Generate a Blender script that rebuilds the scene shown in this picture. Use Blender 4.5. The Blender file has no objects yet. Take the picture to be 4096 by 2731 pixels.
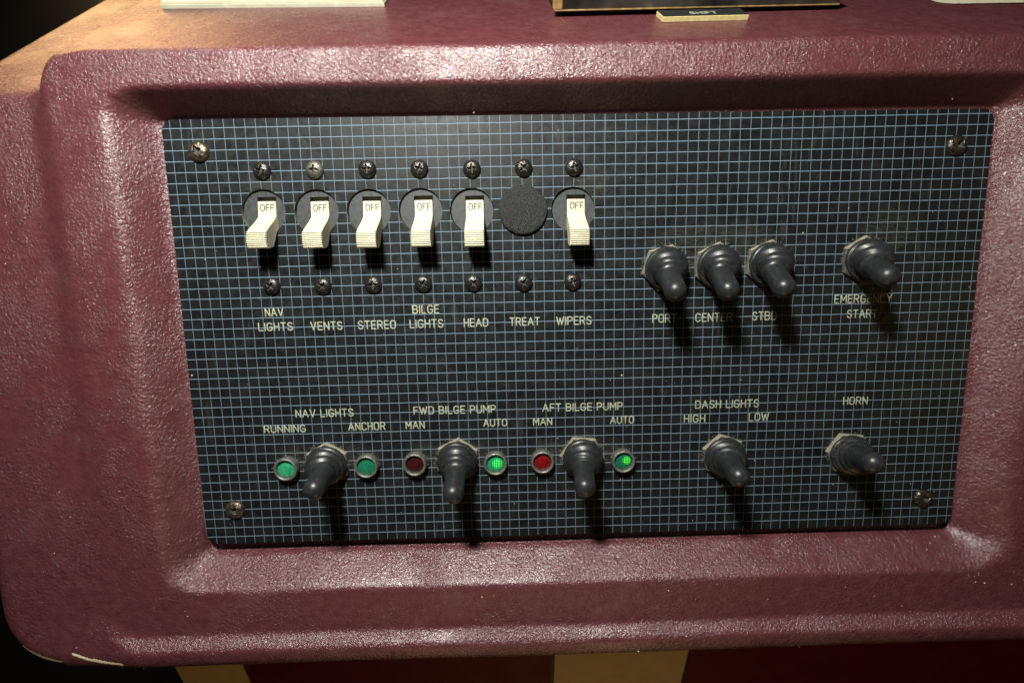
import bpy, bmesh, math, random
import numpy as np
from mathutils import Vector, Matrix, Quaternion

random.seed(7)
rng = np.random.default_rng(7)
S = 0.00381                      # one square of the faceplate grid, in metres
sc = bpy.context.scene
COL = sc.collection

# ------------------------------------------------------------------ camera, world, lights, exposure
# panel coordinates (u right, v up, n out of the panel), counted in grid squares
# world = (u, -n, v) * S
def W3(u, v, n=0.0):
    return Vector((u * S, -n * S, v * S))

Rp = Matrix(((0.9996210815, -0.0225241495, 0.0158226438),
             (0.0244775277, 0.9903164807, -0.1366532791),
             (-0.0125914260, 0.1369887979, 0.9904925670)))
PANEL_ROT = Matrix.Rotation(math.pi / 2, 4, 'X')
cam_d = bpy.data.cameras.new('camera'); cam = bpy.data.objects.new('camera', cam_d); COL.objects.link(cam)
cam.matrix_world = Matrix.Translation(W3(31.0708, -14.2987, 48.2018)) @ PANEL_ROT @ Rp.transposed().to_4x4()
cam_d.sensor_fit = 'HORIZONTAL'; cam_d.sensor_width = 36.0
cam_d.lens = 36.0 * 1931.497 / 4096
cam_d.clip_start = 0.005; cam_d.clip_end = 20
cam_d.dof.use_dof = True
cam_d.dof.focus_distance = 47 * S
cam_d.dof.aperture_fstop = 11.0
sc.camera = cam

w = bpy.data.worlds.new('World'); sc.world = w; w.use_nodes = True
w.node_tree.nodes['Background'].inputs[0].default_value = (1.0, 0.72, 0.42, 1)
w.node_tree.nodes['Background'].inputs[1].default_value = 0.012

def area(name, pos, aim, size, power, col):
    d = bpy.data.lights.new(name, 'AREA'); d.shape = 'DISK'; d.size = size * S; d.energy = power; d.color = col
    o = bpy.data.objects.new(name, d); COL.objects.link(o)
    o.location = W3(*pos)
    o.rotation_euler = (W3(*aim) - W3(*pos)).to_track_quat('-Z', 'Y').to_euler()
    return o
area('lamp_overhead', (15.5, 40, 61), (26, -16, 0), 13.0, 2.3, (1.0, 0.985, 0.90))
area('lamp_warm_side', (-76, 98, -58), (-7, 8, -1), 60, 0.66, (1.0, 0.60, 0.27))
area('fill_lower_cabinet', (40, -140, 45), (30, -64, -9), 60, 0.20, (1.0, 0.66, 0.32))  # added warm fill to brighten the cabinet, no such lamp in view
area('lamp_warm_right', (160, -34, 92), (70, -22, 0), 50, 0.07, (1.0, 0.70, 0.28))

sc.view_settings.view_transform = 'Standard'; sc.view_settings.look = 'None'
sc.view_settings.exposure = 0.0; sc.view_settings.gamma = 1.0
sc.view_settings.use_curve_mapping = False
sc.render.engine = 'CYCLES'

# ------------------------------------------------------------------ node helpers
class NT:
    def __init__(s, name):
        s.m = bpy.data.materials.new(name); s.m.use_nodes = True
        s.t = s.m.node_tree; s.b = s.t.nodes['Principled BSDF']
        s.tc = s.t.nodes.new('ShaderNodeTexCoord')
        s.co = s.vm('MULTIPLY', s.tc.outputs['Object'], (1 / S,) * 3)     # grid squares
    def put(s, sock, v):
        if isinstance(v, bpy.types.NodeSocket): s.t.links.new(v, sock)
        elif v is not None:
            if hasattr(sock.default_value, '__len__') and not hasattr(v, '__len__'): v = (v,) * len(sock.default_value)
            if hasattr(v, '__len__') and len(sock.default_value) == 4 and len(v) == 3: v = tuple(v) + (1,)
            sock.default_value = v
    def vm(s, op, a, b=None):
        n = s.t.nodes.new('ShaderNodeVectorMath'); n.operation = op
        s.put(n.inputs[0], a); s.put(n.inputs[1], b) if b is not None else None
        return n.outputs[0]
    def ma(s, op, a, b=None, c=None, clamp=False):
        n = s.t.nodes.new('ShaderNodeMath'); n.operation = op; n.use_clamp = clamp
        s.put(n.inputs[0], a)
        if b is not None: s.put(n.inputs[1], b)
        if c is not None: s.put(n.inputs[2], c)
        return n.outputs[0]
    def noise(s, scale, detail=3, rough=.55, co=None, dist=0.0):
        n = s.t.nodes.new('ShaderNodeTexNoise'); s.put(n.inputs['Vector'], co if co is not None else s.co)
        n.inputs['Scale'].default_value = scale; n.inputs['Detail'].default_value = detail
        n.inputs['Roughness'].default_value = rough; n.inputs['Distortion'].default_value = dist
        return n.outputs['Fac']
    def voro(s, scale, co=None, feature='F1', rnd=1.0):
        n = s.t.nodes.new('ShaderNodeTexVoronoi'); n.feature = feature
        s.put(n.inputs['Vector'], co if co is not None else s.co)
        n.inputs['Scale'].default_value = scale; n.inputs['Randomness'].default_value = rnd
        return n.outputs['Distance']
    def rng(s, v, a, b, c=0.0, d=1.0, smooth=True):
        n = s.t.nodes.new('ShaderNodeMapRange'); n.interpolation_type = 'SMOOTHSTEP' if smooth else 'LINEAR'
        s.put(n.inputs[0], v); s.put(n.inputs[1], a); s.put(n.inputs[2], b); s.put(n.inputs[3], c); s.put(n.inputs[4], d)
        return n.outputs[0]
    def mix(s, f, a, b):
        n = s.t.nodes.new('ShaderNodeMix'); n.data_type = 'RGBA'
        s.put(n.inputs[0], f); s.put(n.inputs[6], a); s.put(n.inputs[7], b)
        return n.outputs[2]
    def sep(s, v=None):
        n = s.t.nodes.new('ShaderNodeSeparateXYZ'); s.put(n.inputs[0], v if v is not None else s.co); return n.outputs
    def bump(s, h, dist, strength=1.0, prev=None):
        n = s.t.nodes.new('ShaderNodeBump'); n.inputs['Distance'].default_value = dist * S
        n.inputs['Strength'].default_value = strength
        s.put(n.inputs['Height'], h)
        if prev is not None: s.t.links.new(prev, n.inputs['Normal'])
        return n.outputs[0]
    def set(s, **k):
        for kk, v in k.items():
            s.put(s.b.inputs[kk.replace('_', ' ')], v)
        return s

def plain(name, col, rough=.5, metal=0.0, var=.12, scale=4.0, bumpd=0.0, spec=.5):
    t = NT(name)
    n = t.noise(scale, 4)
    a = tuple(c * (1 - var) for c in col); b = tuple(min(1, c * (1 + var)) for c in col)
    t.set(Base_Color=t.mix(t.rng(n, .3, .7), a, b), Roughness=t.rng(n, .25, .75, rough * .85, min(1, rough * 1.15)), Metallic=metal)
    t.b.inputs['Specular IOR Level'].default_value = spec
    if bumpd: t.set(Normal=t.bump(t.noise(scale * 3, 3), bumpd))
    return t.m

# ---- burgundy grained moulding
def mat_vinyl():
    t = NT('burgundy_grained_vinyl')
    wob = t.noise(1.1, 2)
    g1 = t.noise(4.6, 4, .6, dist=.7)                       # leather creases
    g2 = t.voro(3.3, feature='SMOOTH_F1')
    g3 = t.noise(9, 2)
    h = t.ma('ADD', t.ma('MULTIPLY', g1, 1.0), t.ma('MULTIPLY', g2, .45))
    h = t.ma('ADD', h, t.ma('MULTIPLY', g3, .16))
    amp = t.rng(t.noise(.16, 2), .32, .62, .6, 1.2)
    h = t.ma('MULTIPLY', h, amp)
    nrm = t.bump(h, .115, 1.0)
    base = t.mix(t.rng(wob, .3, .7), (.104, .0275, .0345), (.129, .0375, .0455))
    haze = t.rng(t.noise(.22, 3), .52, .72)                # scuffed, slightly chalky patches
    base = t.mix(t.ma('MULTIPLY', haze, .13), base, (.22, .13, .14))
    t.set(Base_Color=base, Roughness=t.rng(t.noise(.8, 3),   .3, .7, .235, .31), Normal=nrm, Coat_Weight=.12, Coat_Roughness=.2, Coat_Normal=nrm)
    t.b.inputs['Specular IOR Level'].default_value = .95
    return t.m

# ---- black laminate with engraved-looking blue grid
def mat_grid():
    t = NT('black_laminate_with_blue_grid')
    x, y, z = t.sep()
    def line(c, wdt):
        f = t.ma('ABSOLUTE', t.ma('SUBTRACT', t.ma('FRACT', t.ma('ADD', c, .5)), .5))
        return t.rng(f, wdt * .55, wdt * 1.25, 1.0, 0.0)
    wv = t.ma('MULTIPLY', t.ma('SUBTRACT', t.noise(.9, 1), .5), .04)
    lx = line(t.ma('ADD', x, wv), .033); ly = line(t.ma('ADD', y, wv), .039)
    l = t.ma('MAXIMUM', t.ma('MULTIPLY', lx, .72), ly)  # vertical grooves coloured dimmer, as they catch less light
    wear = t.rng(t.noise(3.0, 4), .28, .5, .72, 1.0)
    l = t.ma('MULTIPLY', l, wear)
    blk = t.mix(t.rng(t.noise(.35, 4), .35, .68), (.0055, .0068, .0072), (.0105, .0128, .0134))
    # dusty film: along the two rows of rubber boots, worn into the surface
    def blob(cx, cy, rx, ry):
        dx = t.ma('DIVIDE', t.ma('SUBTRACT', x, cx), rx); dy = t.ma('DIVIDE', t.ma('SUBTRACT', y, cy), ry)
        return t.rng(t.ma('ADD', t.ma('MULTIPLY', dx, dx), t.ma('MULTIPLY', dy, dy)), .15, 1.0, 1.0, 0.0)
    m = None
    for b in ((9.8, -32.7, 3.8, 1.9), (14.8, -32.7, 3.2, 1.9), (22.9, -32.8, 3, 2), (28.3, -32.9, 3.2, 2), (36.0, -33, 3.5, 2.1),
              (41.2, -33, 3.4, 2), (49.5, -12.6, 2.6, 2.8), (54.6, -12.4, 2.6, 2.8), (52, -11.2, 8, 1.8), (8, -5.6, 2, 1.4),
              (39.5, -5.8, 2.6, 2.2), (69, -11, 3.4, 3.5), (33, -5.2, 2, 1.4)):
        q = blob(*b); m = q if m is None else t.ma('MAXIMUM', m, q)
    scr = t.rng(t.noise(.9, 3, .5, co=t.vm('MULTIPLY', t.co, (1.0, .12, 1.0)), dist=1.5), .66, .70)
    str_ = t.vm('MULTIPLY', t.co, (1.0, 3.5, 1.0))
    film = t.ma('MULTIPLY', m, t.rng(t.noise(1.3, 5, .7, co=str_), .38, .62))
    spk = t.rng(t.noise(7, 3, .6), .66, .74)
    sm = t.ma('MULTIPLY', t.rng(t.noise(.5, 5, .65), .56, .72), .30)
    grey = t.ma('ADD', t.ma('MULTIPLY', film, .62), sm, clamp=True)
    base = t.mix(t.ma('MULTIPLY', grey, .38), blk, (.10, .097, .08))
    base = t.mix(t.ma('MULTIPLY', scr, .07), base, (.2, .2, .18))
    base = t.mix(t.ma('MULTIPLY', spk, .10), base, (.3, .3, .27))
    lcol = t.mix(t.ma('MULTIPLY', film, .55), (.18, .255, .325), (.20, .20, .17))
    base = t.mix(l, base, lcol)
    t.set(Base_Color=base, Roughness=t.rng(t.noise(1.6, 4), .3, .7, .36, .56))
    t.b.inputs['Specular IOR Level'].default_value = .3
    hh = t.ma('ADD', t.ma('MULTIPLY', t.ma('MAXIMUM', lx, ly), -.6), t.ma('MULTIPLY', t.noise(5, 3), .18))
    t.set(Normal=t.bump(hh, .035))
    return t.m

def mat_ink():
    t = NT('engraved_cream_lettering')
    x, y, z = t.sep()
    fy = t.ma('ABSOLUTE', t.ma('SUBTRACT', t.ma('FRACT', t.ma('ADD', y, .5)), .5))
    fx = t.ma('ABSOLUTE', t.ma('SUBTRACT', t.ma('FRACT', t.ma('ADD', x, .5)), .5))
    l = t.rng(t.ma('MINIMUM', fx, fy), .03, .06, 1.0, 0.0)     # the grid grooves cross the letters
    n = t.noise(2.2, 5, .7)
    base = t.mix(t.rng(n, .35, .65), (.29, .31, .22), (.44, .47, .35))
    base = t.mix(t.ma('MULTIPLY', t.rng(t.noise(.6, 3), .5, .7), .4), base, (.42, .32, .14))
    t.set(Base_Color=t.mix(t.ma('MULTIPLY', l, .6), base, (.30, .36, .38)), Roughness=.65)
    return t.m

def rand_shift(t, k=37.0):
    oi = t.t.nodes.new('ShaderNodeObjectInfo')
    t.co = t.vm('ADD', t.co, t.vm('MULTIPLY', oi.outputs['Random'], (k, k * .7, k * 1.3)))

def mat_rubber():
    t = NT('dark_grey_rubber'); rand_shift(t)
    n = t.noise(2.2, 5, .65); n2 = t.noise(12, 3)
    ny = t.sep(t.tc.outputs['Normal'])[1]
    film = t.ma('MULTIPLY', t.rng(t.noise(3.2, 5, .7), .50, .70), .55)
    base = t.mix(t.rng(n, .3, .7), (.012, .0135, .0155), (.020, .0225, .0245))
    base = t.mix(t.ma('MULTIPLY', film, .35), base, (.12, .12, .105))
    t.set(Base_Color=base, Roughness=t.rng(n2, .3, .7, .31, .43), Normal=t.bump(t.ma('ADD', n, t.ma('MULTIPLY', n2, .3)), .016))
    t.b.inputs['Specular IOR Level'].default_value = .5
    return t.m

def mat_dusty_nut():
    t = NT('dark_nut_under_settled_dust')
    ny = t.sep(t.tc.outputs['Normal'])[1]
    up = t.rng(ny, -.05, .5)                              # dust settles on ledges that face up
    d = t.ma('MULTIPLY', up, t.rng(t.noise(3.5, 4, .7), .25, .5, .55, 1.0))
    base = t.mix(d, t.mix(t.rng(t.noise(5, 4), .35, .7), (.035, .035, .033), (.13, .12, .10)), (.30, .275, .20))
    t.set(Base_Color=base, Roughness=.8, Normal=t.bump(t.noise(9, 3), .06))
    return t.m

def mat_screw(name, c1, c2, rust, metal=.75, rough=.36):
    t = NT(name); rand_shift(t)
    n = t.noise(3.2, 5, .65)
    base = t.mix(t.rng(n, .35, .65), c1, c2)
    base = t.mix(t.ma('MULTIPLY', t.rng(t.noise(2.0, 5, .7), .52, .66), rust), base, (.26, .15, .085))
    t.set(Base_Color=base, Metallic=metal, Roughness=t.rng(t.noise(5, 3), .3, .7, rough * .8, rough * 1.35),
          Normal=t.bump(t.noise(6, 4), .05))
    return t.m

def mat_lever():
    t = NT('aged_ivory_plastic'); rand_shift(t)
    n = t.noise(1.5, 4); gr = t.noise(5, 5, .7)
    base = t.mix(t.rng(n, .3, .7), (.60, .57, .41), (.66, .63, .46))
    grime = t.ma('MULTIPLY', t.rng(gr, .54, .70), .6)
    base = t.mix(grime, base, (.33, .30, .19))
    t.set(Base_Color=base, Roughness=.46, Normal=t.bump(gr, .012))
    return t.m

def mat_lens(name, dark, light, k, emis=0.0, ecol=None, ex=0.0, ey=0.0, er=.5):
    t = NT(name)
    x, y, z = t.sep()
    n = t.noise(3.0, 4, .7, dist=.5)
    t.set(Base_Color=t.mix(t.rng(n, .35, .65), dark, light), Roughness=.25)
    t.b.inputs['Coat Weight'].default_value = .6; t.b.inputs['Coat Roughness'].default_value = .12
    if emis:
        # lit bulb seen through the little prisms moulded in the lens
        px = t.ma('ABSOLUTE', t.ma('SUBTRACT', t.ma('FRACT', t.ma('MULTIPLY', x, 5.6)), .5))
        py = t.ma('ABSOLUTE', t.ma('SUBTRACT', t.ma('FRACT', t.ma('MULTIPLY', y, 5.6)), .5))
        dot = t.rng(t.ma('ADD', px, py), .28, .52, 1.0, 0.05)
        dx = t.ma('SUBTRACT', x, ex); dy = t.ma('SUBTRACT', y, ey)
        r = t.ma('SQRT', t.ma('ADD', t.ma('MULTIPLY', dx, dx), t.ma('MULTIPLY', dy, dy)))
        m = t.ma('MULTIPLY', dot, t.rng(r, er * .55, er, 1.0, 0.0))
        t.set(Emission_Color=ecol, Emission_Strength=t.ma('MULTIPLY', m, emis))
    return t.m

M = dict(
    vinyl=mat_vinyl(), grid=mat_grid(), rubber=mat_rubber(), nut=mat_dusty_nut(), lever=mat_lever(),
    core=plain('cream_laminate_core', (.20, .185, .135), .7),
    edge=plain('black_laminate_edge', (.015, .015, .016), .5),
    ink=mat_ink(),
    ink_dark=plain('grey_print', (.03, .03, .028), .6),
    housing=plain('dark_grey_breaker_plastic', (.045, .050, .052), .5, var=.15, scale=2.5, bumpd=.015),
    slot=plain('grey_brown_slot', (.12, .115, .085), .7),
    cap=plain('black_textured_cap', (.022, .023, .024), .33, var=.25, scale=6, bumpd=.11),
    screw=mat_screw('black_oxide_screw', (.035, .035, .035), (.065, .063, .06), .2, .75, .25),
    screw_grey=mat_screw('worn_grey_screw', (.11, .107, .095), (.19, .185, .155), .2, .7, .42),
    screw_brown=mat_screw('corroded_bronze_screw', (.07, .058, .046), (.16, .135, .105), .5, .8, .34),
    screw_dark=mat_screw('tarnished_dark_screw', (.045, .042, .038), (.12, .11, .095), .35, .85, .28),
    recess=plain('brown_grey_cross_slot', (.05, .047, .04), .8),  # dull brown-grey for the bottom of the cross
    bezel=plain('oxidised_grey_bezel', (.17, .175, .16), .38, metal=.5, var=.3, scale=4, bumpd=.03),
    chrome=plain('chrome_painted_reflections', (.10, .095, .085), .22, metal=.75, var=.8, scale=.15, bumpd=.03),  # dark base and broad mottling paint in the reflections
    gold=plain('brass_coloured_edge', (.72, .50, .22), .35, metal=.7, var=.2, scale=1.2),
    dark=plain('dark_seam_and_gap_shade', (.012, .011, .010), .6),
    cream=plain('cream_plastic', (.66, .62, .46), .5, var=.06, scale=1.0, bumpd=.02),
    cream_dull=plain('cream_plastic_side', (.50, .49, .37), .6, var=.08, scale=1.2),
    plate=plain('black_engraved_plate', (.018, .02, .022), .35, var=.3, scale=3),
    yellow=plain('pale_yellow_plate_core', (.62, .52, .24), .5, var=.1, scale=3),
    red=plain('dark_red_laminate', (.088, .002, .002), .6, var=.1, scale=.3, spec=.15),
    tan=plain('tan_trim', (.52, .38, .18), .65, var=.06, scale=.4, spec=.2),
    seam=plain('dark_seam', (.02, .008, .006), .7),
    chip=plain('bare_chipped_edge', (.88, .76, .54), .7, var=.08, scale=3, bumpd=.05),
    crumb=plain('dust_crumb', (.62, .54, .42), .8, var=.3, scale=3),
    lint=plain('lint_fibre', (.26, .25, .2), .9),
    wall=plain('dark_cabin_wall', (.006, .006, .006), .5),
    g1=mat_lens('green_lens_cloudy', (.008, .20, .085), (.05, .42, .20), 1),
    g2=mat_lens('green_lens_clear', (.008, .12, .06), (.015, .19, .10), 1),
    r1=mat_lens('red_lens_dark', (.025, .004, .005), (.05, .008, .008), 1),
    r2=mat_lens('red_lens', (.11, .003, .005), (.22, .008, .010), 1),
    g3=mat_lens('green_lens_lit', (.006, .17, .06), (.03, .34, .15), 1, 1.4, (.06, 1.0, .05), .18, .02, .62),
    g4=mat_lens('green_lens_lit_side', (.006, .09, .045), (.015, .17, .09), 1, 1.5, (.10, 1.0, .02), .32, .10, .52),
)

# ------------------------------------------------------------------ object helpers
def mesh_from(name, verts, faces, mats, idx=None, smooth=True, parent=None, loc=None, scale=S, sharp=None):
    me = bpy.data.meshes.new(name)
    me.from_pydata([tuple(c * scale for c in v) for v in verts], [], faces)
    if not isinstance(mats, (list, tuple)): mats = [mats]
    for m in mats: me.materials.append(m)
    if idx is not None: me.polygons.foreach_set('material_index', idx)
    me.polygons.foreach_set('use_smooth', [smooth] * len(faces))
    bm = bmesh.new(); bm.from_mesh(me); bmesh.ops.recalc_face_normals(bm, faces=bm.faces)
    if sharp is not None:
        for e in bm.edges:
            if len(e.link_faces) == 2 and e.calc_face_angle(0) > math.radians(sharp): e.smooth = False
    bm.to_mesh(me); bm.free()
    me.update()
    o = bpy.data.objects.new(name, me); COL.objects.link(o)
    if parent: o.parent = parent
    else: o.rotation_euler = (math.pi / 2, 0, 0)
    if loc is not None: o.location = Vector(loc) * S if parent else W3(*loc)
    return o

def tag(o, label=None, cat=None, group=None, kind=None):
    if label: o['label'] = label
    if cat: o['category'] = cat
    if group: o['group'] = group
    if kind: o['kind'] = kind
    return o

def thing(name, label, cat, loc, group=None, spin=0.0):
    o = bpy.data.objects.new(name, None); COL.objects.link(o)
    o.empty_display_size = .005
    o.location = W3(*loc)
    o.rotation_euler = (PANEL_ROT @ Matrix.Rotation(spin, 4, 'Z')).to_euler()
    return tag(o, label, cat, group)

def lathe(prof, seg=48, axis=None):
    """prof: list of (z, r). returns verts, faces (open bottom, closed top when r=0)."""
    V, Fc = [], []
    for z, r in prof:
        for k in range(seg):
            a = 2 * math.pi * k / seg
            V.append((r * math.cos(a), r * math.sin(a), z))
    for i in range(len(prof) - 1):
        for k in range(seg):
            k2 = (k + 1) % seg
            Fc.append((i * seg + k, i * seg + k2, (i + 1) * seg + k2, (i + 1) * seg + k))
    return V, Fc

def box(x0, x1, y0, y1, z0, z1):
    V = [(x, y, z) for z in (z0, z1) for y in (y0, y1) for x in (x0, x1)]
    Fc = [(0, 2, 3, 1), (4, 5, 7, 6), (0, 1, 5, 4), (2, 6, 7, 3), (0, 4, 6, 2), (1, 3, 7, 5)]
    return V, Fc

def bevel_box(name, x0, x1, y0, y1, z0, z1, mat, b=.04, parent=None, loc=None):
    V, Fc = box(x0, x1, y0, y1, z0, z1)
    o = mesh_from(name, V, Fc, mat, smooth=False, parent=parent, loc=loc)
    bm = bmesh.new(); bm.from_mesh(o.data)
    bmesh.ops.bevel(bm, geom=list(bm.edges), offset=b * S, segments=2, affect='EDGES', profile=.5)
    bm.to_mesh(o.data); bm.free()
    return o

# ------------------------------------------------------------------ the moulded console
H_RIM, H_FL, RB, TH = 2.8, 3.8, 1.15, math.radians(52)
def sstep(x): x = np.clip(x, 0, 1); return x * x * (3 - 2 * x)
def ramp(q, a, b, k, ka=None):
    sp = lambda z, k: k * np.logaddexp(0, z / k)
    return (sp(q - a, k if ka is None else ka) - sp(q - b, k)) / (b - a)

def Lout(t):
    return -21.9 + .2 * np.clip((t + 45) / 47, 0, 1)

def front_h(s, t):
    # the tray round the faceplate
    wl, wr, wb, wt = 2.5 / .75, 3.1 / .75, 2.4 / .75, 1.85 / .75
    Lf, Rf, Bf, Tf = -1.3 + .25 * wl, 79.1 - .25 * wr, -43.1 + .25 * wb, .85 - .25 * wt
    dx = np.where(s < Lf, (Lf - s) / wl, np.where(s > Rf, (s - Rf) / wr, 0))
    dy = np.where(t < Bf, (Bf - t) / wb, np.where(t > Tf, (t - Tf) / wt, 0))
    q = np.hypot(dx, dy)
    h = -.45 + (H_RIM + .45) * ramp(q, .25, .98, np.where(dx > dy * 1.0, .09, .050), np.where(dx > dy, .055, .022))
    # outer step up from the rim to the flange, left / bottom / right (rounded at the corners)
    Li, Ri, Bi, r = -9.2, 92.0, -50.2, 2.4
    ax = np.maximum(np.maximum(Li + r - s, s - (Ri - r)), 0); ay = np.maximum(Bi + r - t, 0)
    d = np.hypot(ax, ay) - r
    # the flange stands forward along the bottom and falls back behind the rim going up the left side
    wb_ = ay / (ax + ay + 1e-6)
    wb_ = wb_ * wb_ * (3 - 2 * wb_)
    up = -1.25 * np.clip((t + 46) / 44, 0, 1)
    up = np.where(s > 30, 0.9, up)
    h = h + wb_ * (H_FL - H_RIM) * ramp(d, 0.0, 1.0, .12) + (1 - wb_) * up * ramp(d, -.5, 1.9, .25)
    # gap under the bottom edge of the faceplate
    h = h - .75 * sstep((.29 - q) / .07) * sstep((-40 - t) / 1.2)
    # hollow behind the faceplate
    h = h - 3 * sstep((s - .2) / 1.5) * sstep((77.4 - s) / 1.5) * sstep((-.8 - t) / 1.2) * sstep((t + 40.6) / 1.2)
    return h

def Tline(s):
    x = np.clip((s + 9.6) / 4.8, 0, 1)
    return 1.55 + 3.6 * (sstep(x * 2.2) * .15 + .85 * np.sqrt(1 - (1 - x) ** 2))

def surf(s, t, lift=0.0):
    s = np.asarray(s, float); t = np.asarray(t, float)
    s0, t0 = s.copy(), t.copy()
    # outline with rounded lower-left corner
    L = Lout(t); B = -53.8 + .0 * s; r = 6.6
    tb = np.minimum(t, 0)
    ax = L + r - s; ay = B + r - t
    corner = (ax > 0) & (ay > 0)
    D = np.where(corner, r - np.hypot(ax, ay), np.minimum(s - L, t - B))
    out = D < 0
    # snap what lies beyond the outline back onto it
    hyp = np.maximum(np.hypot(ax, ay), 1e-6)
    s = np.where(out & corner, L + r - ax / hyp * r, np.where(out & ~corner & (s < L), L, s))
    t = np.where(out & corner, B + r - ay / hyp * r, np.where(out & ~corner & (t < B), B, t))
    h = front_h(s, np.minimum(t, Tline(s)))
    Rr = 2.6
    Dc = np.clip(D, 0, Rr)
    roll = Rr * (1 - np.sqrt(np.clip(1 - ((Rr - Dc) / Rr) ** 2, 0, 1)))
    lr = np.where(t0 < -48, .62, 1.0)     # tighter roll along the bottom
    h = h - roll * np.where(corner | (s0 - L < t0 - B), 1.0, .62) - np.where(out, -D * 3.0, 0)
    h = h + lift
    T = Tline(s)
    RB = 1.15 + 1.3 * sstep((-6.5 - s) / 2.8)
    dt = np.maximum(t - T, 0)
    a = np.minimum(dt / RB, TH)
    e = np.maximum(dt - RB * TH, 0)
    v = np.where(t <= T, t, T + RB * np.sin(a) + e * np.cos(a))
    n = np.where(t <= T, h, h - RB + RB * np.cos(a) - e * np.sin(a))
    u = s - .17 * np.maximum(t - 6.5, 0) * sstep((2 - s) / 14)
    # very slight sag so that no edge is ruler straight
    v = v + .05 * np.sin(s * .11 + .7)
    return u, v, n

def build_console():
    def axis(pts):
        out = []
        for (a, b, st) in pts:
            k = max(1, int(round((b - a) / st)))
            out += list(np.linspace(a, b, k, endpoint=False))
        return np.array(out + [pts[-1][1]])
    sx = axis([(-27, -21, 1.0), (-21, -2.5, .16), (-2.5, 0.5, .2), (.5, 78, 1.0), (78, 85, .2), (85, 96, 1.0)])
    ty = axis([(-60, -54.2, .8), (-54.2, -42, .14), (-42, -1, .7), (-1, 7.6, .12), (7.6, 70, 1.2)])
    Sg, Tg = np.meshgrid(sx, ty)
    u, v, n = surf(Sg, Tg)
    V = np.stack([u, v, n], -1).reshape(-1, 3)
    nx, ny = len(sx), len(ty)
    F = []
    for j in range(ny - 1):
        for i in range(nx - 1):
            a = j * nx + i
            F.append((a, a + 1, a + nx + 1, a + nx))
    o = mesh_from('moulded_console', V.tolist(), F, M['vinyl'])
    return o

console = build_console()
tag(console, 'burgundy grained console moulding with a shallow tray round the black switch panel', 'dashboard')

def ribbon(name, pts, width, mat, jit=.0, lift=.03, sub=60):
    """a thin worn strip that follows the console skin; pts are (s, t)"""
    P = np.array(pts, float); k = np.linspace(0, len(P) - 1, sub)
    s = np.interp(k, range(len(P)), P[:, 0]); t = np.interp(k, range(len(P)), P[:, 1])
    ds = np.gradient(s); dt = np.gradient(t); l = np.hypot(ds, dt); nx, ny = -dt / l, ds / l
    wd = np.interp(k, range(len(P)), width) * (1 + jit * rng.uniform(-1, 1, sub))
    V = []
    for q in (-.5, 0, .5):
        w_ = wd * q * (1 + jit * rng.uniform(-1, 1, sub))
        u, v, n = surf(s + nx * w_, t + ny * w_, lift if q == 0 else lift * .5)
        V += list(zip(u, v, n))
    F = [(r * sub + i, r * sub + i + 1, (r + 1) * sub + i + 1, (r + 1) * sub + i) for r in range(2) for i in range(sub - 1)]
    o = mesh_from(name, V, F, mat, parent=console)
    return o
tag(ribbon('chipped_edge', [(-15.3 + 5.5 * math.cos(math.radians(a)), -47.2 + 5.5 * math.sin(math.radians(a))) for a in (222, 230, 238, 246, 254, 262, 270)], [.2, .6, .9, 1.0, .9, .6, .2], M['chip'], .12, .06), 'bare cream edge where the burgundy skin has worn off')
tag(ribbon('scratch', [(-13.9, -51.5), (-12.3, -52.15), (-10.6, -52.55), (-8.7, -52.78)], [.25, .38, .40, .3], M['chip'], .35, .06), 'pale ragged scratch near the lower corner')

# ------------------------------------------------------------------ the faceplate
BREAK = [(8.01, -7.76), (13.09, -7.86), (18.11, -7.92), (23.11, -7.94), (28.07, -8.04), (33.03, -8.14), (37.92, -8.13)]
panel = thing('switch_panel', 'black boat switch panel ruled with a pale blue grid, sunk in the burgundy tray', 'switch panel', (0, 0, 0))
def build_face():
    cu = bpy.data.curves.new('tmp', 'CURVE'); cu.dimensions = '2D'; cu.fill_mode = 'BOTH'
    def spl(pts):
        sp = cu.splines.new('POLY'); sp.points.add(len(pts) - 1)
        for p, q in zip(sp.points, pts): p.co = (q[0], q[1], 0, 1)
        sp.use_cyclic_u = True
    C4 = [(-.80, .80), (78.55, .43), (78.55, -41.95), (-1.02, -41.78)]
    out = []; r = 1.15
    for i, c in enumerate(C4):
        cx = c[0] + (r if i in (0, 3) else -r); cy = c[1] + (-r if i in (0, 1) else r)
        a0 = [180, 90, 0, 270][i]
        for k in range(13):
            a = math.radians(a0 - 90 * k / 12)
            out.append((cx + r * math.cos(a), cy + r * math.sin(a)))
    spl(out)
    for i, (x, y) in enumerate(BREAK):
        rr = 2.12 if i != 5 else 1.8
        spl([(x + rr * math.cos(2 * math.pi * k / 64), y + rr * math.sin(2 * math.pi * k / 64)) for k in range(64)])
    cu.extrude = .34
    o = bpy.data.objects.new('tmp', cu); COL.objects.link(o)
    dg = bpy.context.evaluated_depsgraph_get()
    me = bpy.data.meshes.new_from_object(o.evaluated_get(dg))
    bpy.data.objects.remove(o)
    me.name = 'faceplate'
    me.materials.clear()
    for m in (M['grid'], M['core'], M['edge']): me.materials.append(m)
    for p in me.polygons:
        p.use_smooth = False
        if abs(p.normal.z) > .5: p.material_index = 0
        else:
            c = p.center
            p.material_index = 1 if any(math.hypot(c.x - x, c.y - y) < 2.6 for x, y in BREAK) else 2
    for v in me.vertices: v.co = (v.co.x * S, v.co.y * S, (v.co.z - .34) * S)
    f = bpy.data.objects.new('faceplate', me); COL.objects.link(f); f.parent = panel
build_face()

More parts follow.
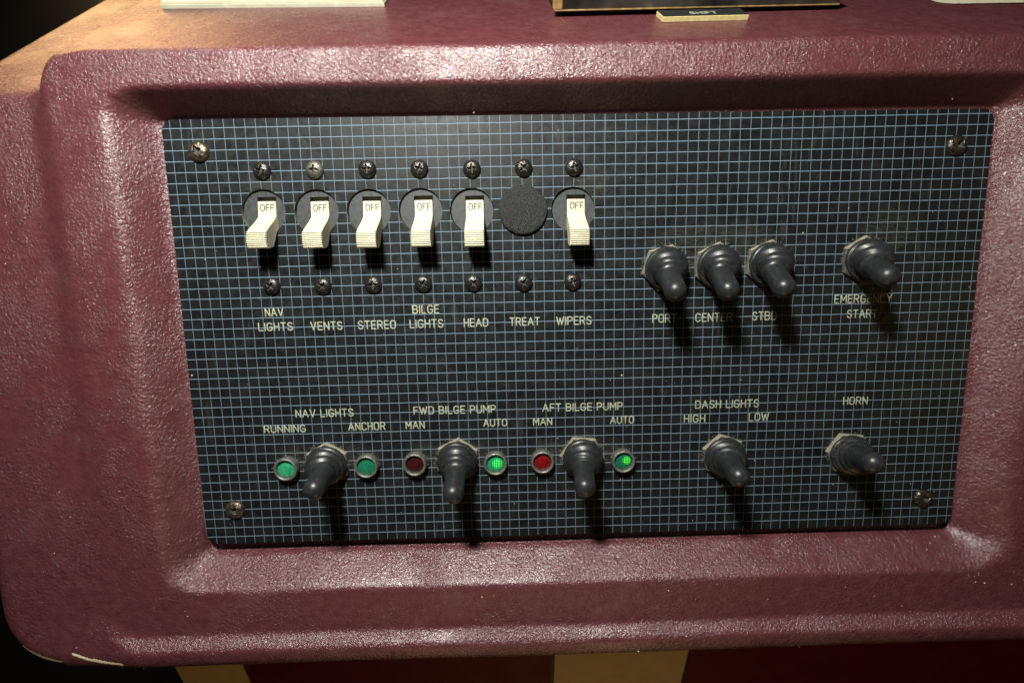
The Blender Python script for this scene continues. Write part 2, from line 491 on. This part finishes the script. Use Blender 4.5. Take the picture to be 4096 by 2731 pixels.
# ---- engraved lettering: single-stroke letters
def arc(cx, cy, rx, ry, a0, a1, n=9):
    return [(cx + rx * math.cos(math.radians(a0 + (a1 - a0) * k / n)), cy + ry * math.sin(math.radians(a0 + (a1 - a0) * k / n))) for k in range(n + 1)]
GL = {
 'A': (.62, [[(0, 0), (.31, 1), (.62, 0)], [(.11, .34), (.51, .34)]]),
 'B': (.52, [[(0, 0), (0, 1), (.3, 1)] + arc(.3, .76, .2, .24, 90, -90) + [(0, .52)], [(.3, .52)] + arc(.3, .26, .22, .26, 90, -90) + [(0, 0)]]),
 'C': (.52, [arc(.27, .74, .25, .26, 20, 180) + arc(.27, .26, .25, .26, 180, 340)]),
 'D': (.52, [[(0, 0), (0, 1), (.26, 1)] + arc(.26, .74, .26, .26, 90, 0) + arc(.26, .26, .26, .26, 0, -90) + [(0, 0)]]),
 'E': (.44, [[(.44, 1), (0, 1), (0, 0), (.44, 0)], [(0, .52), (.38, .52)]]),
 'F': (.44, [[(.44, 1), (0, 1), (0, 0)], [(0, .52), (.38, .52)]]),
 'G': (.54, [arc(.27, .74, .26, .26, 20, 180) + arc(.27, .26, .26, .26, 180, 360) + [(.53, .45), (.3, .45)]]),
 'H': (.50, [[(0, 0), (0, 1)], [(.5, 0), (.5, 1)], [(0, .52), (.5, .52)]]),
 'I': (.02, [[(.01, 0), (.01, 1)]]),
 'L': (.42, [[(0, 1), (0, 0), (.42, 0)]]),
 'M': (.62, [[(0, 0), (0, 1), (.31, .35), (.62, 1), (.62, 0)]]),
 'N': (.52, [[(0, 0), (0, 1), (.52, 0), (.52, 1)]]),
 'O': (.54, [arc(.27, .74, .27, .26, 0, 180) + arc(.27, .26, .27, .26, 180, 360) + [(.54, .74)]]),
 'P': (.50, [[(0, 0), (0, 1), (.27, 1)] + arc(.27, .74, .23, .26, 90, -90) + [(0, .48)]]),
 'R': (.52, [[(0, 0), (0, 1), (.28, 1)] + arc(.28, .75, .23, .25, 90, -90) + [(0, .5)], [(.26, .5), (.52, 0)]]),
 'S': (.50, [arc(.25, .76, .23, .24, 15, 180, 8) + [(.06, .62), (.25, .51), (.44, .4)] + arc(.25, .25, .24, .25, 10, -170, 9)]),
 'T': (.50, [[(0, 1), (.5, 1)], [(.25, 1), (.25, 0)]]),
 'U': (.52, [[(0, 1), (0, .26)] + arc(.26, .26, .26, .26, 180, 360) + [(.52, 1)]]),
 'V': (.56, [[(0, 1), (.28, 0), (.56, 1)]]),
 'W': (.78, [[(0, 1), (.2, 0), (.39, .85), (.58, 0), (.78, 1)]]),
 'Y': (.56, [[(0, 1), (.28, .48), (.56, 1)], [(.28, .48), (.28, 0)]]),
}
def text_mesh(name, txt, cx, cy, wdt, hgt, rad, mat, parent, slope=0.0, z=.0, rise=.02, loc=None, M4=None):
    x = 0; strokes = []
    for ch in txt:
        if ch == ' ': x += .42; continue
        w_, st = GL[ch]
        for s in st: strokes.append([(px + x, py) for px, py in s])
        x += w_ + .24
    tot = x - .24
    kx = (wdt - 2 * rad) / tot; ky = hgt - 2 * rad
    V, F = [], []
    for s in strokes:
        P = [((px - tot / 2) * kx, (py - .5) * ky) for px, py in s]
        for (ax, ay), (bx, by) in zip(P[:-1], P[1:]):
            d = math.hypot(bx - ax, by - ay)
            if d < 1e-6: continue
            a = math.atan2(by - ay, bx - ax); b0 = len(V); ring = []
            for k in range(7):
                q = a - math.pi / 2 + math.pi * k / 6; ring.append((bx + rad * math.cos(q), by + rad * math.sin(q)))
            for k in range(7):
                q = a + math.pi / 2 + math.pi * k / 6; ring.append((ax + rad * math.cos(q), ay + rad * math.sin(q)))
            for p in ring: V.append((p[0] + cx, p[1] + cy + slope * p[0], z - .01))
            jit = rise * (1 + .3 * random.random())
            V.append((bx + cx, by + cy + slope * bx, z + jit)); V.append((ax + cx, ay + cy + slope * ax, z + jit))
            tb, ta = b0 + 14, b0 + 15
            for k in range(6): F.append((b0 + k, b0 + k + 1, tb))
            F.append((b0 + 6, b0 + 7, ta, tb))
            for k in range(7, 13): F.append((b0 + k, b0 + k + 1, ta))
            F.append((b0 + 13, b0, tb, ta))
    if M4 is not None: V = [tuple(M4 @ Vector(v)) for v in V]
    return mesh_from(name, V, F, mat, smooth=True, parent=parent, loc=loc)

TEXTS = [('NAV', 8.15, -17.47, 1.88, 0.89), ('LIGHTS', 8.17, -18.9, 3.48, 0.9), ('VENTS', 13.22, -18.94, 3.23, 0.91), ('STEREO', 18.23, -18.95, 3.85, 0.93), ('BILGE', 23.16, -17.52, 2.73, 0.92), ('LIGHTS', 23.17, -18.96, 3.42, 0.92), ('HEAD', 28.12, -18.97, 2.51, 0.9), ('TREAT', 33.01, -18.98, 3.08, 0.9), ('WIPERS', 37.95, -19.01, 3.61, 0.93), ('PORT', 47.07, -18.99, 2.5, 0.95), ('CENTER', 52.07, -19.01, 3.82, 0.94), ('STBD', 57.2, -18.99, 2.54, 0.95), ('EMERGENCY', 67.17, -17.49, 5.93, 0.92), ('START', 67.17, -19.01, 3.16, 0.91), ('NAV LIGHTS', 12.35, -27.87, 5.97, 0.9), ('RUNNING', 8.18, -29.42, 4.31, 0.87), ('ANCHOR', 16.56, -29.39, 3.88, 0.92), ('MAN', 21.52, -29.38, 2.02, 0.87), ('FWD BILGE PUMP', 25.65, -27.88, 8.51, 0.9), ('AUTO', 29.76, -29.36, 2.53, 0.88), ('AFT BILGE PUMP', 38.79, -27.93, 8.35, 0.9), ('MAN', 34.66, -29.38, 2.03, 0.87), ('AUTO', 42.89, -29.42, 2.55, 0.88), ('DASH LIGHTS', 53.77, -28.02, 6.69, 0.92), ('HIGH', 50.43, -29.49, 2.29, 0.9), ('LOW', 57.15, -29.5, 2.17, 0.92), ('HORN', 67.16, -28.04, 2.64, 0.91)]
for tx, cx, cy, wd, hg in TEXTS:
    text_mesh('caption', tx, cx, cy, wd, hg, .079, M['ink'], panel, slope=-.004)

# ------------------------------------------------------------------ screws
def screw_mesh(R, Hd, mat, worn=0.0):
    seg, rings = 96, 34
    V, F, idx = [], [], []
    cs = .50 * R; hw = .085 * R
    for i in range(rings + 1):
        rr = R * (i / rings) ** .9
        for k in range(seg):
            a = 2 * math.pi * k / seg
            x, y = rr * math.cos(a), rr * math.sin(a)
            z = Hd * math.sqrt(max(0, 1 - (rr / R) ** 2.3)) * .92 + .03
            def arm(p, q):
                wq = hw * (1 + .9 * max(0, 1 - abs(p) / cs * 1.1)) * (1 + worn * .8 * math.sin(5 * p / R + 1))
                e = min((cs - abs(p)) / (.05 * R), (wq - abs(q)) / (.045 * R))
                return max(0, min(1, e))
            m = max(arm(x, y), arm(y, x))
            dep = .36 * R * (1 - .45 * rr / cs) if rr < cs else .2 * R
            V.append((x, y, z - m * dep + worn * .02 * math.sin(9 * x + 4) * math.cos(8 * y)))
    for k in range(seg): V.append((R * 1.0 * math.cos(2 * math.pi * k / seg), R * math.sin(2 * math.pi * k / seg), -.02))
    for i in range(rings + 1):
        for k in range(seg):
            k2 = (k + 1) % seg
            if i == 0 and False: continue
            F.append((i * seg + k, i * seg + k2, (i + 1) * seg + k2, (i + 1) * seg + k))
    me_o = mesh_from('screw', V, F, [mat, M['recess']], smooth=True)
    me = me_o.data
    for p in me.polygons:
        c = p.center / S
        rr = math.hypot(c.x, c.y); z0 = Hd * math.sqrt(max(0, 1 - (rr / R) ** 2.3)) * .92 + .03
        if rr < cs * 1.05 and c.z < z0 - .12 * R: p.material_index = 1
    return me_o
def place_screw(o, u, v, label, spin, group, first):
    c = o if first else o.copy()
    if not first: COL.objects.link(c)
    c.location = W3(u, v, 0)
    c.rotation_euler = (PANEL_ROT @ Matrix.Rotation(math.radians(spin), 4, 'Z')).to_euler()
    tag(c, label, 'screw', group); return c
NAMES = ['nav lights', 'vents', 'stereo', 'bilge lights', 'head', 'treat', 'wipers']
topS = [(8.24, -3.98, -12), (13.24, -4.0, 0), (18.24, -4.04, 3), (23.2, -4.1, -22), (28.22, -4.2, 5), (33.18, -4.22, 42), (38.04, -4.25, 12)]
botS = [(8.2, -14.9, -35), (13.19, -15.01, -42), (18.15, -15.0, 4), (23.06, -15.01, -28), (28.0, -15.06, 38), (32.96, -15.15, -30), (37.84, -15.17, 20)]
sA = screw_mesh(.86, .52, M['screw']); sB = screw_mesh(.86, .52, M['screw_grey'])
sC = screw_mesh(1.0, .58, M['screw_brown'], 1.0); sD = screw_mesh(1.0, .58, M['screw_dark'], 1.0)
first = True
for i, (u, v, a) in enumerate(topS):
    if i == 1:
        place_screw(sB, u, v, 'dull grey cross-head screw above the vents breaker, palest of its row', a, 'small screws above and below the breakers', True); continue
    lab = 'small black cross-head screw right above the %s' % ('round blank cap' if i == 5 else NAMES[i] + ' breaker')
    place_screw(sA, u, v, lab, a, 'small screws above and below the breakers', first); first = False
for i, (u, v, a) in enumerate(botS):
    lab = 'small black cross-head screw just above the word %s' % ['NAV, in the lower screw row', 'VENTS', 'STEREO', 'BILGE, in the lower screw row', 'HEAD', 'TREAT', 'WIPERS'][i]
    place_screw(sA, u, v, lab, a, 'small screws above and below the breakers', False)
place_screw(sC, 2.47, -2.14, 'corroded brown screw in the upper left corner of the panel', 20, 'larger corner screws of the panel', True)
place_screw(sD, 75.05, -2.92, 'tarnished dark screw in the upper right corner of the panel', -35, 'larger corner screws of the panel', True)
place_screw(sC, 2.32, -37.99, 'corroded screw in the lower left corner of the panel', 48, 'larger corner screws of the panel', False)
place_screw(sD, 75.17, -38.89, 'tarnished screw in the lower right corner of the panel', 30, 'larger corner screws of the panel', False)

# ------------------------------------------------------------------ circuit breakers
def breaker():
    root = thing('circuit_breaker', '', 'switch', (0, 0, 0))
    # housing: a disc with a rectangular slot
    cu = bpy.data.curves.new('tmp', 'CURVE'); cu.dimensions = '2D'; cu.fill_mode = 'BOTH'; cu.extrude = .45
    R0 = 2.04
    for pts in ([(R0 * math.cos(2 * math.pi * k / 72) + .04, R0 * math.sin(2 * math.pi * k / 72) - .05) for k in range(72)],
                [(-.62, 1.42), (1.22, 1.42), (1.22, .35), (-.62, .35)]):
        sp = cu.splines.new('POLY'); sp.points.add(len(pts) - 1)
        for p, q in zip(sp.points, pts): p.co = (q[0], q[1], 0, 1)
        sp.use_cyclic_u = True
    o = bpy.data.objects.new('tmp', cu); COL.objects.link(o)
    me = bpy.data.meshes.new_from_object(o.evaluated_get(bpy.context.evaluated_depsgraph_get())); bpy.data.objects.remove(o)
    me.name = 'housing'; me.materials.clear(); me.materials.append(M['housing'])
    for v in me.vertices: v.co = (v.co.x * S, v.co.y * S, (v.co.z - .45 - .26) * S)
    for p in me.polygons: p.use_smooth = False
    h = bpy.data.objects.new('housing', me); COL.objects.link(h); h.parent = root
    V, F = box(-.7, 1.3, -1.75, 1.5, -1.1, -.98)
    mesh_from('slot_floor', V, F, M['slot'], smooth=False, parent=h)
    V, F = box(.255, .29, 1.43, 1.97, -.4, -.25)
    mesh_from('seam', V, F, M['dark'], smooth=False, parent=h)
    # lever: side profile (y, z) front then back, extruded in x with bevel
    fr = [(.98, -.75), (.98, -.17), (.92, -.12), (-.36, -.02), (-.50, .06), (-1.0, .70), (-1.55, 1.62), (-1.85, 2.08), (-2.05, 2.30)]
    y = -2.12; z = 2.2
    n_r = 9
    for k in range(n_r):          # the finger ridges
        yy = -2.08 - k * .163; zz = 2.46 + .12 * math.sin(math.pi * min(1, k / 8) * .8) - (.05 * max(0, k - 6)) 
        fr += [(yy, zz), (yy - .10, zz + .015), (yy - .11, zz - .14), (yy - .15, zz - .14)]
    fr += [(-3.56, 2.44), (-3.62, 2.36), (-3.62, 2.05), (-3.56, 1.50), (-3.4, 1.05), (-2.9, .7), (-2.1, .25), (-1.62, -.35), (-1.6, -.75)]
    xs = [-.57, -.54, -.50, 1.10, 1.14, 1.17]
    ins = [.07, .02, 0, 0, .02, .07]
    cyc = (-1.6, .6)
    V = []
    P = np.array(fr)
    # inset = move along approximate inward direction
    tang = np.roll(P, -1, 0) - np.roll(P, 1, 0); nn = np.stack([tang[:, 1], -tang[:, 0]], 1); nn /= np.linalg.norm(nn, axis=1)[:, None] + 1e-9
    area2 = np.sum(P[:, 0] * np.roll(P[:, 1], -1) - np.roll(P[:, 0], -1) * P[:, 1])
    sgn = -1 if area2 > 0 else 1
    for x, q in zip(xs, ins):
        # the finger end is a touch wider than the OFF face
        for (yy, zz), nv in zip(P, nn):
            wx = 1.0 + .05 * max(0, min(1, (-yy - .6) / 1.6))
            V.append(((x - .3) * wx + .3, yy + sgn * nv[0] * q, zz + sgn * nv[1] * q))
    m = len(P); F = []
    for i in range(len(xs) - 1):
        for k in range(m):
            k2 = (k + 1) % m
            F.append((i * m + k, i * m + k2, (i + 1) * m + k2, (i + 1) * m + k))
    from mathutils.geometry import tessellate_polygon
    for tri in tessellate_polygon([[Vector((p[0], p[1], 0)) for p in P]]):      # concave side faces
        F.append(tuple(tri)); F.append(tuple((len(xs) - 1) * m + q for q in reversed(tri)))
    lv = mesh_from('lever', V, F, M['lever'], smooth=True, parent=root, sharp=22)
    a = math.atan2(.09, -1.32)
    M4 = Matrix.Translation((.36, .36, -.066)) @ Matrix.Rotation(math.radians(-3.9) , 4, 'X')
    text_mesh('lettering', 'OFF', 0, 0, 1.34, .68, .048, M['ink_dark'], lv, z=0, rise=.012, M4=M4)
    return root
def copy_tree(o, parent=None):
    c = o.copy(); COL.objects.link(c)
    if parent: c.parent = parent
    for ch in list(o.children): copy_tree(ch, c)
    return c
BL = ['ivory breaker toggle set to OFF above the words NAV LIGHTS', 'ivory breaker toggle set to OFF above the word VENTS', 'ivory breaker toggle set to OFF above the word STEREO',
      'ivory breaker toggle set to OFF above the words BILGE LIGHTS', 'ivory breaker toggle set to OFF above the word HEAD', None, 'ivory breaker toggle set to OFF above WIPERS, right of the blank cap']
proto = breaker(); first = True
for i, (u, v) in enumerate(BREAK):
    if i == 5: continue
    b = proto if first else copy_tree(proto); first = False
    b.location = W3(u, v, 0)
    b.rotation_euler = (PANEL_ROT @ Matrix.Rotation(math.radians([0, .6, -.5, .3, 0, 0, -.6][i]), 4, 'Z')).to_euler()
    tag(b, BL[i], 'switch', 'circuit breakers in the upper row')

V, F = lathe([(0, 2.34), (.16, 2.36), (.26, 2.33), (.33, 2.24), (.38, 1.9), (.42, 1.2), (.44, .5), (.445, 0.0)], 96)
cap = mesh_from('blank_cap', V, F, M['cap'], loc=(33.03, -8.12, 0))
tag(cap, 'plain black textured round cap in place of a breaker above TREAT', 'cap')

# ------------------------------------------------------------------ booted toggle switches
def toggle(u, v, d, tip_len, spin, label):
    root = thing('toggle_switch', label, 'switch', (u, v, 0), 'toggle switches under rubber boots')
    # hex nut with chamfered face
    V, F = [], []
    Rn = 2.36
    prof = [(0.0, 1.0), (.34, 1.0), (.42, .94)]
    for z, k_ in prof:
        for k in range(6):
            a = math.radians(60 * k + spin); V.append((Rn * k_ * math.cos(a), Rn * k_ * math.sin(a), z))
    for i in range(2):
        for k in range(6): F.append((i * 6 + k, i * 6 + (k + 1) % 6, (i + 1) * 6 + (k + 1) % 6, (i + 1) * 6 + k))
    F.append(tuple(range(12, 18)))
    mesh_from('hex_nut', V, F, M['nut'], smooth=False, parent=root)
    # bellows boot: lathe along an axis that bends towards the lever direction
    d = Vector(d).normalized(); zc = Vector((0, 0, 1))
    prof = [(.38, 2.03), (.58, 2.08), (.80, 2.06), (.90, 1.93), (.97, 1.76), (1.05, 1.86), (1.18, 1.95), (1.34, 1.90), (1.50, 1.76), (1.60, 1.52), (1.66, 1.46),
            (1.74, 1.60), (1.90, 1.62), (2.08, 1.54), (2.24, 1.38), (2.34, 1.15), (2.42, 1.12), (2.52, 1.25), (2.66, 1.22), (2.80, 1.12), (2.95, 1.04), (3.3, 1.0),
            (4.0, .965), (4.8, .985), (5.2, 1.0)]
    Ls = .5 + tip_len
    prof = [(z if z < 3 else 3 + (z - 3) * (Ls - 3) / 2.2, r) for z, r in prof]
    rt = prof[-1][1]
    for k in range(1, 13):
        a = math.pi / 2 * k / 12; prof.append((Ls + rt * math.sin(a) * 1.0, rt * math.cos(a)))
    # axis points
    seg = 64; V = []; F = []
    def axis_pt(s):
        # straight up to 0.7, then eased towards the lever line (which starts at the pivot)
        piv = .9
        P1 = Vector((0, 0, s))
        P2 = Vector((0, 0, .5)) + d * (s - .5)
        k = max(0, min(1, (s - .55) / 2.2)); k = k * k * (3 - 2 * k)
        return P1.lerp(P2, k)
    for z, r in prof:
        c = axis_pt(z); tg = (axis_pt(z + .02) - axis_pt(z - .02)).normalized()
        # tilt of rings lags behind
        ex = Vector((1, 0, 0)) - tg * tg.x; ex.normalize(); ey = tg.cross(ex)
        for k in range(seg):
            a = 2 * math.pi * k / seg
            rr = r * (1 + .012 * math.sin(3 * a + z * 2 + u) * (1 if z < 3 else .4))
            p = c + ex * (rr * math.cos(a)) + ey * (rr * math.sin(a))
            V.append(tuple(p))
    for i in range(len(prof) - 1):
        for k in range(seg): F.append((i * seg + k, i * seg + (k + 1) % seg, (i + 1) * seg + (k + 1) % seg, (i + 1) * seg + k))
    mesh_from('rubber_boot', V, F, M['rubber'], smooth=True, parent=root)
    return root
TG = [(46.96, -14.0, (46.25, -16.02, 5.24), 13, 'black rubber booted toggle above the word PORT'),
      (52.08, -13.92, (51.02, -16.06, 5.12), 25, 'black rubber booted toggle above the word CENTER'),
      (57.20, -13.81, (56.05, -15.96, 5.09), 23, 'black rubber booted toggle above the word STBD'),
      (66.80, -13.63, (65.23, -15.18, 5.21), 31, 'black rubber booted toggle above EMERGENCY START'),
      (12.31, -33.27, (13.10, -33.4, 5.62), 30, 'booted toggle leaning left between the two green lamps, under NAV LIGHTS'),
      (25.76, -33.18, (25.84, -34.24, 5.59), 26, 'booted toggle between the lamps under FWD BILGE PUMP'),
      (38.72, -33.25, (38.09, -33.94, 5.61), 55, 'booted toggle between the lamps under AFT BILGE PUMP'),
      (53.51, -33.51, (52.45, -33.38, 5.59), 40, 'booted toggle on its own under DASH LIGHTS'),
      (66.66, -33.63, (65.23, -32.52, 5.37), 54, 'booted toggle in the lower right, under the word HORN')]
for (u, v, tip, spin, lab) in TG:
    d = Vector((tip[0] - u, tip[1] - v, tip[2] - .5))
    toggle(u, v, d, d.length, spin, lab)

# ------------------------------------------------------------------ indicator lamps
LM = [(8.19, -33.53, 'g1', 'bright cloudy green indicator lamp under RUNNING, leftmost of the lamps'),
      (16.42, -33.47, 'g2', 'unlit green indicator lamp under the word ANCHOR'),
      (21.39, -33.40, 'r1', 'very dark red, unlit indicator lamp under MAN of the FWD bilge pump'),
      (29.69, -33.55, 'g3', 'lit green indicator lamp with glowing dots under AUTO of the FWD bilge pump'),
      (34.55, -33.52, 'r2', 'clear red indicator lamp under MAN of the AFT bilge pump'),
      (42.93, -33.67, 'g4', 'green indicator lamp, dots glow at its right, under AUTO of AFT bilge pump')]
bez = None
for u, v, mk, lab in LM:
    root = thing('indicator_lamp', lab, 'indicator lamp', (u, v, 0), 'indicator lamps beside the lower toggles')
    V, F = lathe([(-.02, 1.20), (.35, 1.22), (.62, 1.21), (.78, 1.17), (.84, 1.09), (.83, 1.0), (.74, .94), (.55, .915), (.45, .91)], 56)
    mesh_from('bezel', V, F, M['bezel'], parent=root)
    V, F = lathe([(.45, .92), (.50, .88), (.56, .7), (.60, .4), (.61, 0.0)], 48)
    mesh_from('lens', V, F, M[mk], parent=root)

# ------------------------------------------------------------------ things lying on the sloping top of the console
THI = math.pi / 2 - TH
TOPZ = Vector((0, math.sin(TH), math.cos(TH)))          # its normal (u, v, n)
TOPY = Vector((0, math.cos(TH), -math.sin(TH)))         # up the slope
P0 = Vector((0, 5.15 + RB * math.sin(TH), H_RIM - RB + RB * math.cos(TH)))
def top_thing(name, label, cat, u, e, spin=0.0):
    o = bpy.data.objects.new(name, None); COL.objects.link(o)
    p = P0 + TOPY * e; o.location = W3(u, p.y, p.z)
    o.rotation_euler = (PANEL_ROT @ Matrix.Rotation(-TH, 4, 'X') @ Matrix.Rotation(spin, 4, 'Z')).to_euler()
    return tag(o, label, cat)
r = top_thing('label_strip', 'long cream plastic strip lying on the sloping console top, at the upper left', 'plastic strip', -5.2, 14.4, -.024)
bevel_box('strip_body', 0, 24.1, 0, 6, 0, .42, M['cream_dull'], .05, r)
bevel_box('strip_cover', .1, 24.0, .12, 6.1, .425, .72, M['cream'], .05, r)

r = top_thing('instrument_frame', 'chrome instrument frame with a thin brass lower edge on the console top', 'instrument', 36.7, 8.3, .028)
bevel_box('plinth', .5, 28.4, 1.1, 22, 0, .5, M['dark'], .05, r)  # block under the frame, its near-black colour paints the shadow gap
bevel_box('frame', 0.05, 29.0, 0.04, 22, .52, 2.6, M['chrome'], .16, r)
bevel_box('brass_edge', -.05, 29.1, -.03, .3, .48, .60, M['gold'], .04, r)
bevel_box('corner_piece', -.12, .8, -.08, .9, .60, 2.5, M['gold'], .12, r)

r = top_thing('engraved_plate', 'small black plate engraved SHIFT with a pale yellow edge, in front of the chrome frame', 'name plate', 46.95, 5.63, .036)
bevel_box('plate_core', 0, 8.45, 0, 2.3, 0, .44, M['yellow'], .03, r)
bevel_box('plate_face', .05, 8.4, .10, 2.28, .442, .52, M['plate'], .02, r)
text_mesh('lettering', 'SHIFT', 4.2, .92, 2.75, .95, .075, M['ink'], r, z=.52, rise=.02)

def paper():
    r_ = 1.6; pts = []
    for k in range(9):
        a = math.radians(180 + 90 * k / 8); pts.append((r_ + r_ * math.cos(a), r_ + r_ * math.sin(a)))
    x = r_
    while x < 14:
        x += .35; pts.append((x, random.uniform(-.06, .06)))
    pts += [(14.3, 6), (0, 6)]
    V = [(p[0], p[1], 0.01) for p in pts] + [(p[0] + .02, p[1] + .03, .10) for p in pts]
    n = len(pts); F = [tuple(range(n, 2 * n)), tuple(range(n))] + [(i, (i + 1) % n, n + (i + 1) % n, n + i) for i in range(n)]
    o = mesh_from('paper_label', V, F, [M['cream'], M['seam']], [0, 0] + [1] * n, smooth=False)
    p = P0 + TOPY * 10.8; o.location = W3(77.6, p.y, p.z)
    o.rotation_euler = (PANEL_ROT @ Matrix.Rotation(-TH, 4, 'X')).to_euler()
    tag(o, 'cream label with a ragged lower edge on the console top, upper right corner', 'label')
paper()

# ------------------------------------------------------------------ cabinet under the console
dd = Vector((0, -.9463, -.3227)); Nn = Vector((0, -.3227, .9463)); P1 = Vector((0, -53, -5.0))
def cab_pt(x, e, h=0.0): q = P1 + dd * e + Nn * h; return (x, q.y, q.z)
def cab_slab(name, x0, x1, e0, e1, h0, h1, mat, parent):
    V = [cab_pt(x, e, h) for h in (h0, h1) for e in (e0, e1) for x in (x0, x1)]
    F = [(0, 2, 3, 1), (4, 5, 7, 6), (0, 1, 5, 4), (2, 6, 7, 3), (0, 4, 6, 2), (1, 3, 7, 5)]
    return mesh_from(name, V, F, mat, smooth=False, parent=parent)
cab = thing('lower_cabinet', 'dark red cabinet front with tan uprights, below the console and set back', 'cabinet', (0, 0, 0))
cab_slab('door_panel', -4.0, 36.1, 0, 60, -1, 0, M['red'], cab)
cab_slab('door_panel', 54.3, 110, 0, 60, -1, 0, M['red'], cab)
cab_slab('upright', -12.6, -4.05, 0, 60, -1, .1, M['tan'], cab)
cab_slab('upright', 36.45, 53.95, 0, 60, -1, .1, M['tan'], cab)
cab_slab('seam', 36.05, 36.5, 0, 60, -1.2, -.15, M['seam'], cab)
cab_slab('seam', 53.9, 54.4, 0, 60, -1.2, -.15, M['seam'], cab)

# ------------------------------------------------------------------ dark cabin behind
V, F = box(-260, 300, -260, 300, -92, -90)
tag(mesh_from('wall', V, F, M['wall'], smooth=False), kind='structure')

# ------------------------------------------------------------------ lint and crumbs
def crumbs():
    V, F = [], []
    def crumb(c, nrm, r):
        b = len(V)
        for dx, dy, dz in ((1, 0, 0), (-1, 0, 0), (0, 1, 0), (0, -1, 0), (0, 0, 1), (0, 0, -1)):
            k = r * random.uniform(.55, 1.25)
            V.append((c[0] + dx * k, c[1] + dy * k, c[2] + dz * k * .8))
        for f in ((0, 2, 4), (2, 1, 4), (1, 3, 4), (3, 0, 4), (2, 0, 5), (1, 2, 5), (3, 1, 5), (0, 3, 5)):
            F.append(tuple(b + q for q in f))
    for _ in range(120):
        crumb((random.uniform(0, 78), random.uniform(-41, 0), .02), None, random.choice([.025, .03, .035, .05]))
    for u, v, rr in ((42.8, -24.7, .13), (60.6, -10.9, .09), (65, -8.6, .06), (46.4, -20, .06), (53.6, -36.8, .1), (20.6, -13.5, .06), (55.1, -25.5, .05), (-.6, -23.6, .14)):
        crumb((u, v, .05), None, rr)
    for _ in range(95):
        s = random.choice([random.uniform(-18, -3.5), random.uniform(-10, 84), random.uniform(78, 84)]); 
        t = random.uniform(-53, -44) if s > -3 and s < 80 else random.uniform(-52, 3)
        u, v, n = surf(s, t, .02); crumb((float(u), float(v), float(n)), None, random.choice([.03, .04, .05, .07]))
    for s, t in ((-9.5, -53.6), (-7.2, -53.65), (61, -53.5), (76, -43.8), (77, -43.4), (78.6, -43.9), (75.2, -44.2), (80, -47), (28, -46.8), (77.5, -42.6), (44, -53.1), (74, 1.25)):
        u, v, n = surf(s, t, .05); crumb((float(u), float(v), float(n)), None, .10)
    u, v, n = surf(28.6, .9, .1); crumb((float(u), float(v), float(n) + .3), None, .13)
    o = mesh_from('dust', V, F, M['crumb'], smooth=False)
    tag(o, 'pale crumbs and specks of dust scattered over the panel and the console', 'dust', kind='stuff')
crumbs()

def lint():
    V, F = [], []
    def hair(p, d, L, r):
        pts = []; q = Vector(p); d = Vector(d).normalized()
        n = 6
        for k in range(n):
            pts.append(q.copy()); q = q + d * (L / n)
            d = (d + Vector((random.uniform(-.45, .45), random.uniform(-.45, .45), random.uniform(-.3, .3)))).normalized()
        b = len(V)
        for q in pts:
            for a in (0, 2.1, 4.2): V.append((q.x + r * math.cos(a), q.y + r * math.sin(a), max(.015, q.z)))
        for i in range(n - 1):
            for k in range(3): F.append((b + i * 3 + k, b + i * 3 + (k + 1) % 3, b + (i + 1) * 3 + (k + 1) % 3, b + (i + 1) * 3 + k))
    for (u, v, tip, spin, lab) in TG:
        for _ in range(90):
            a = math.radians(random.uniform(-15, 195)); r0 = random.uniform(2.0, 2.35)
            hair((u + r0 * math.cos(a), v + r0 * math.sin(a), random.uniform(.1, .66)), (math.cos(a), math.sin(a), random.uniform(-.6, .4)), random.uniform(.10, .40), .008)
    for u, v, mk, lab in LM:
        for _ in range(14):
            a = math.radians(random.uniform(-10, 190))
            hair((u + 1.2 * math.cos(a), v + 1.2 * math.sin(a), random.uniform(.1, .7)), (math.cos(a), math.sin(a), random.uniform(-.6, .2)), random.uniform(.1, .4), .009)
    o = mesh_from('lint', V, F, M['lint'], smooth=False)
    tag(o, 'fuzz of pale lint caught round the nuts and lamp rims', 'lint', kind='stuff')
lint()
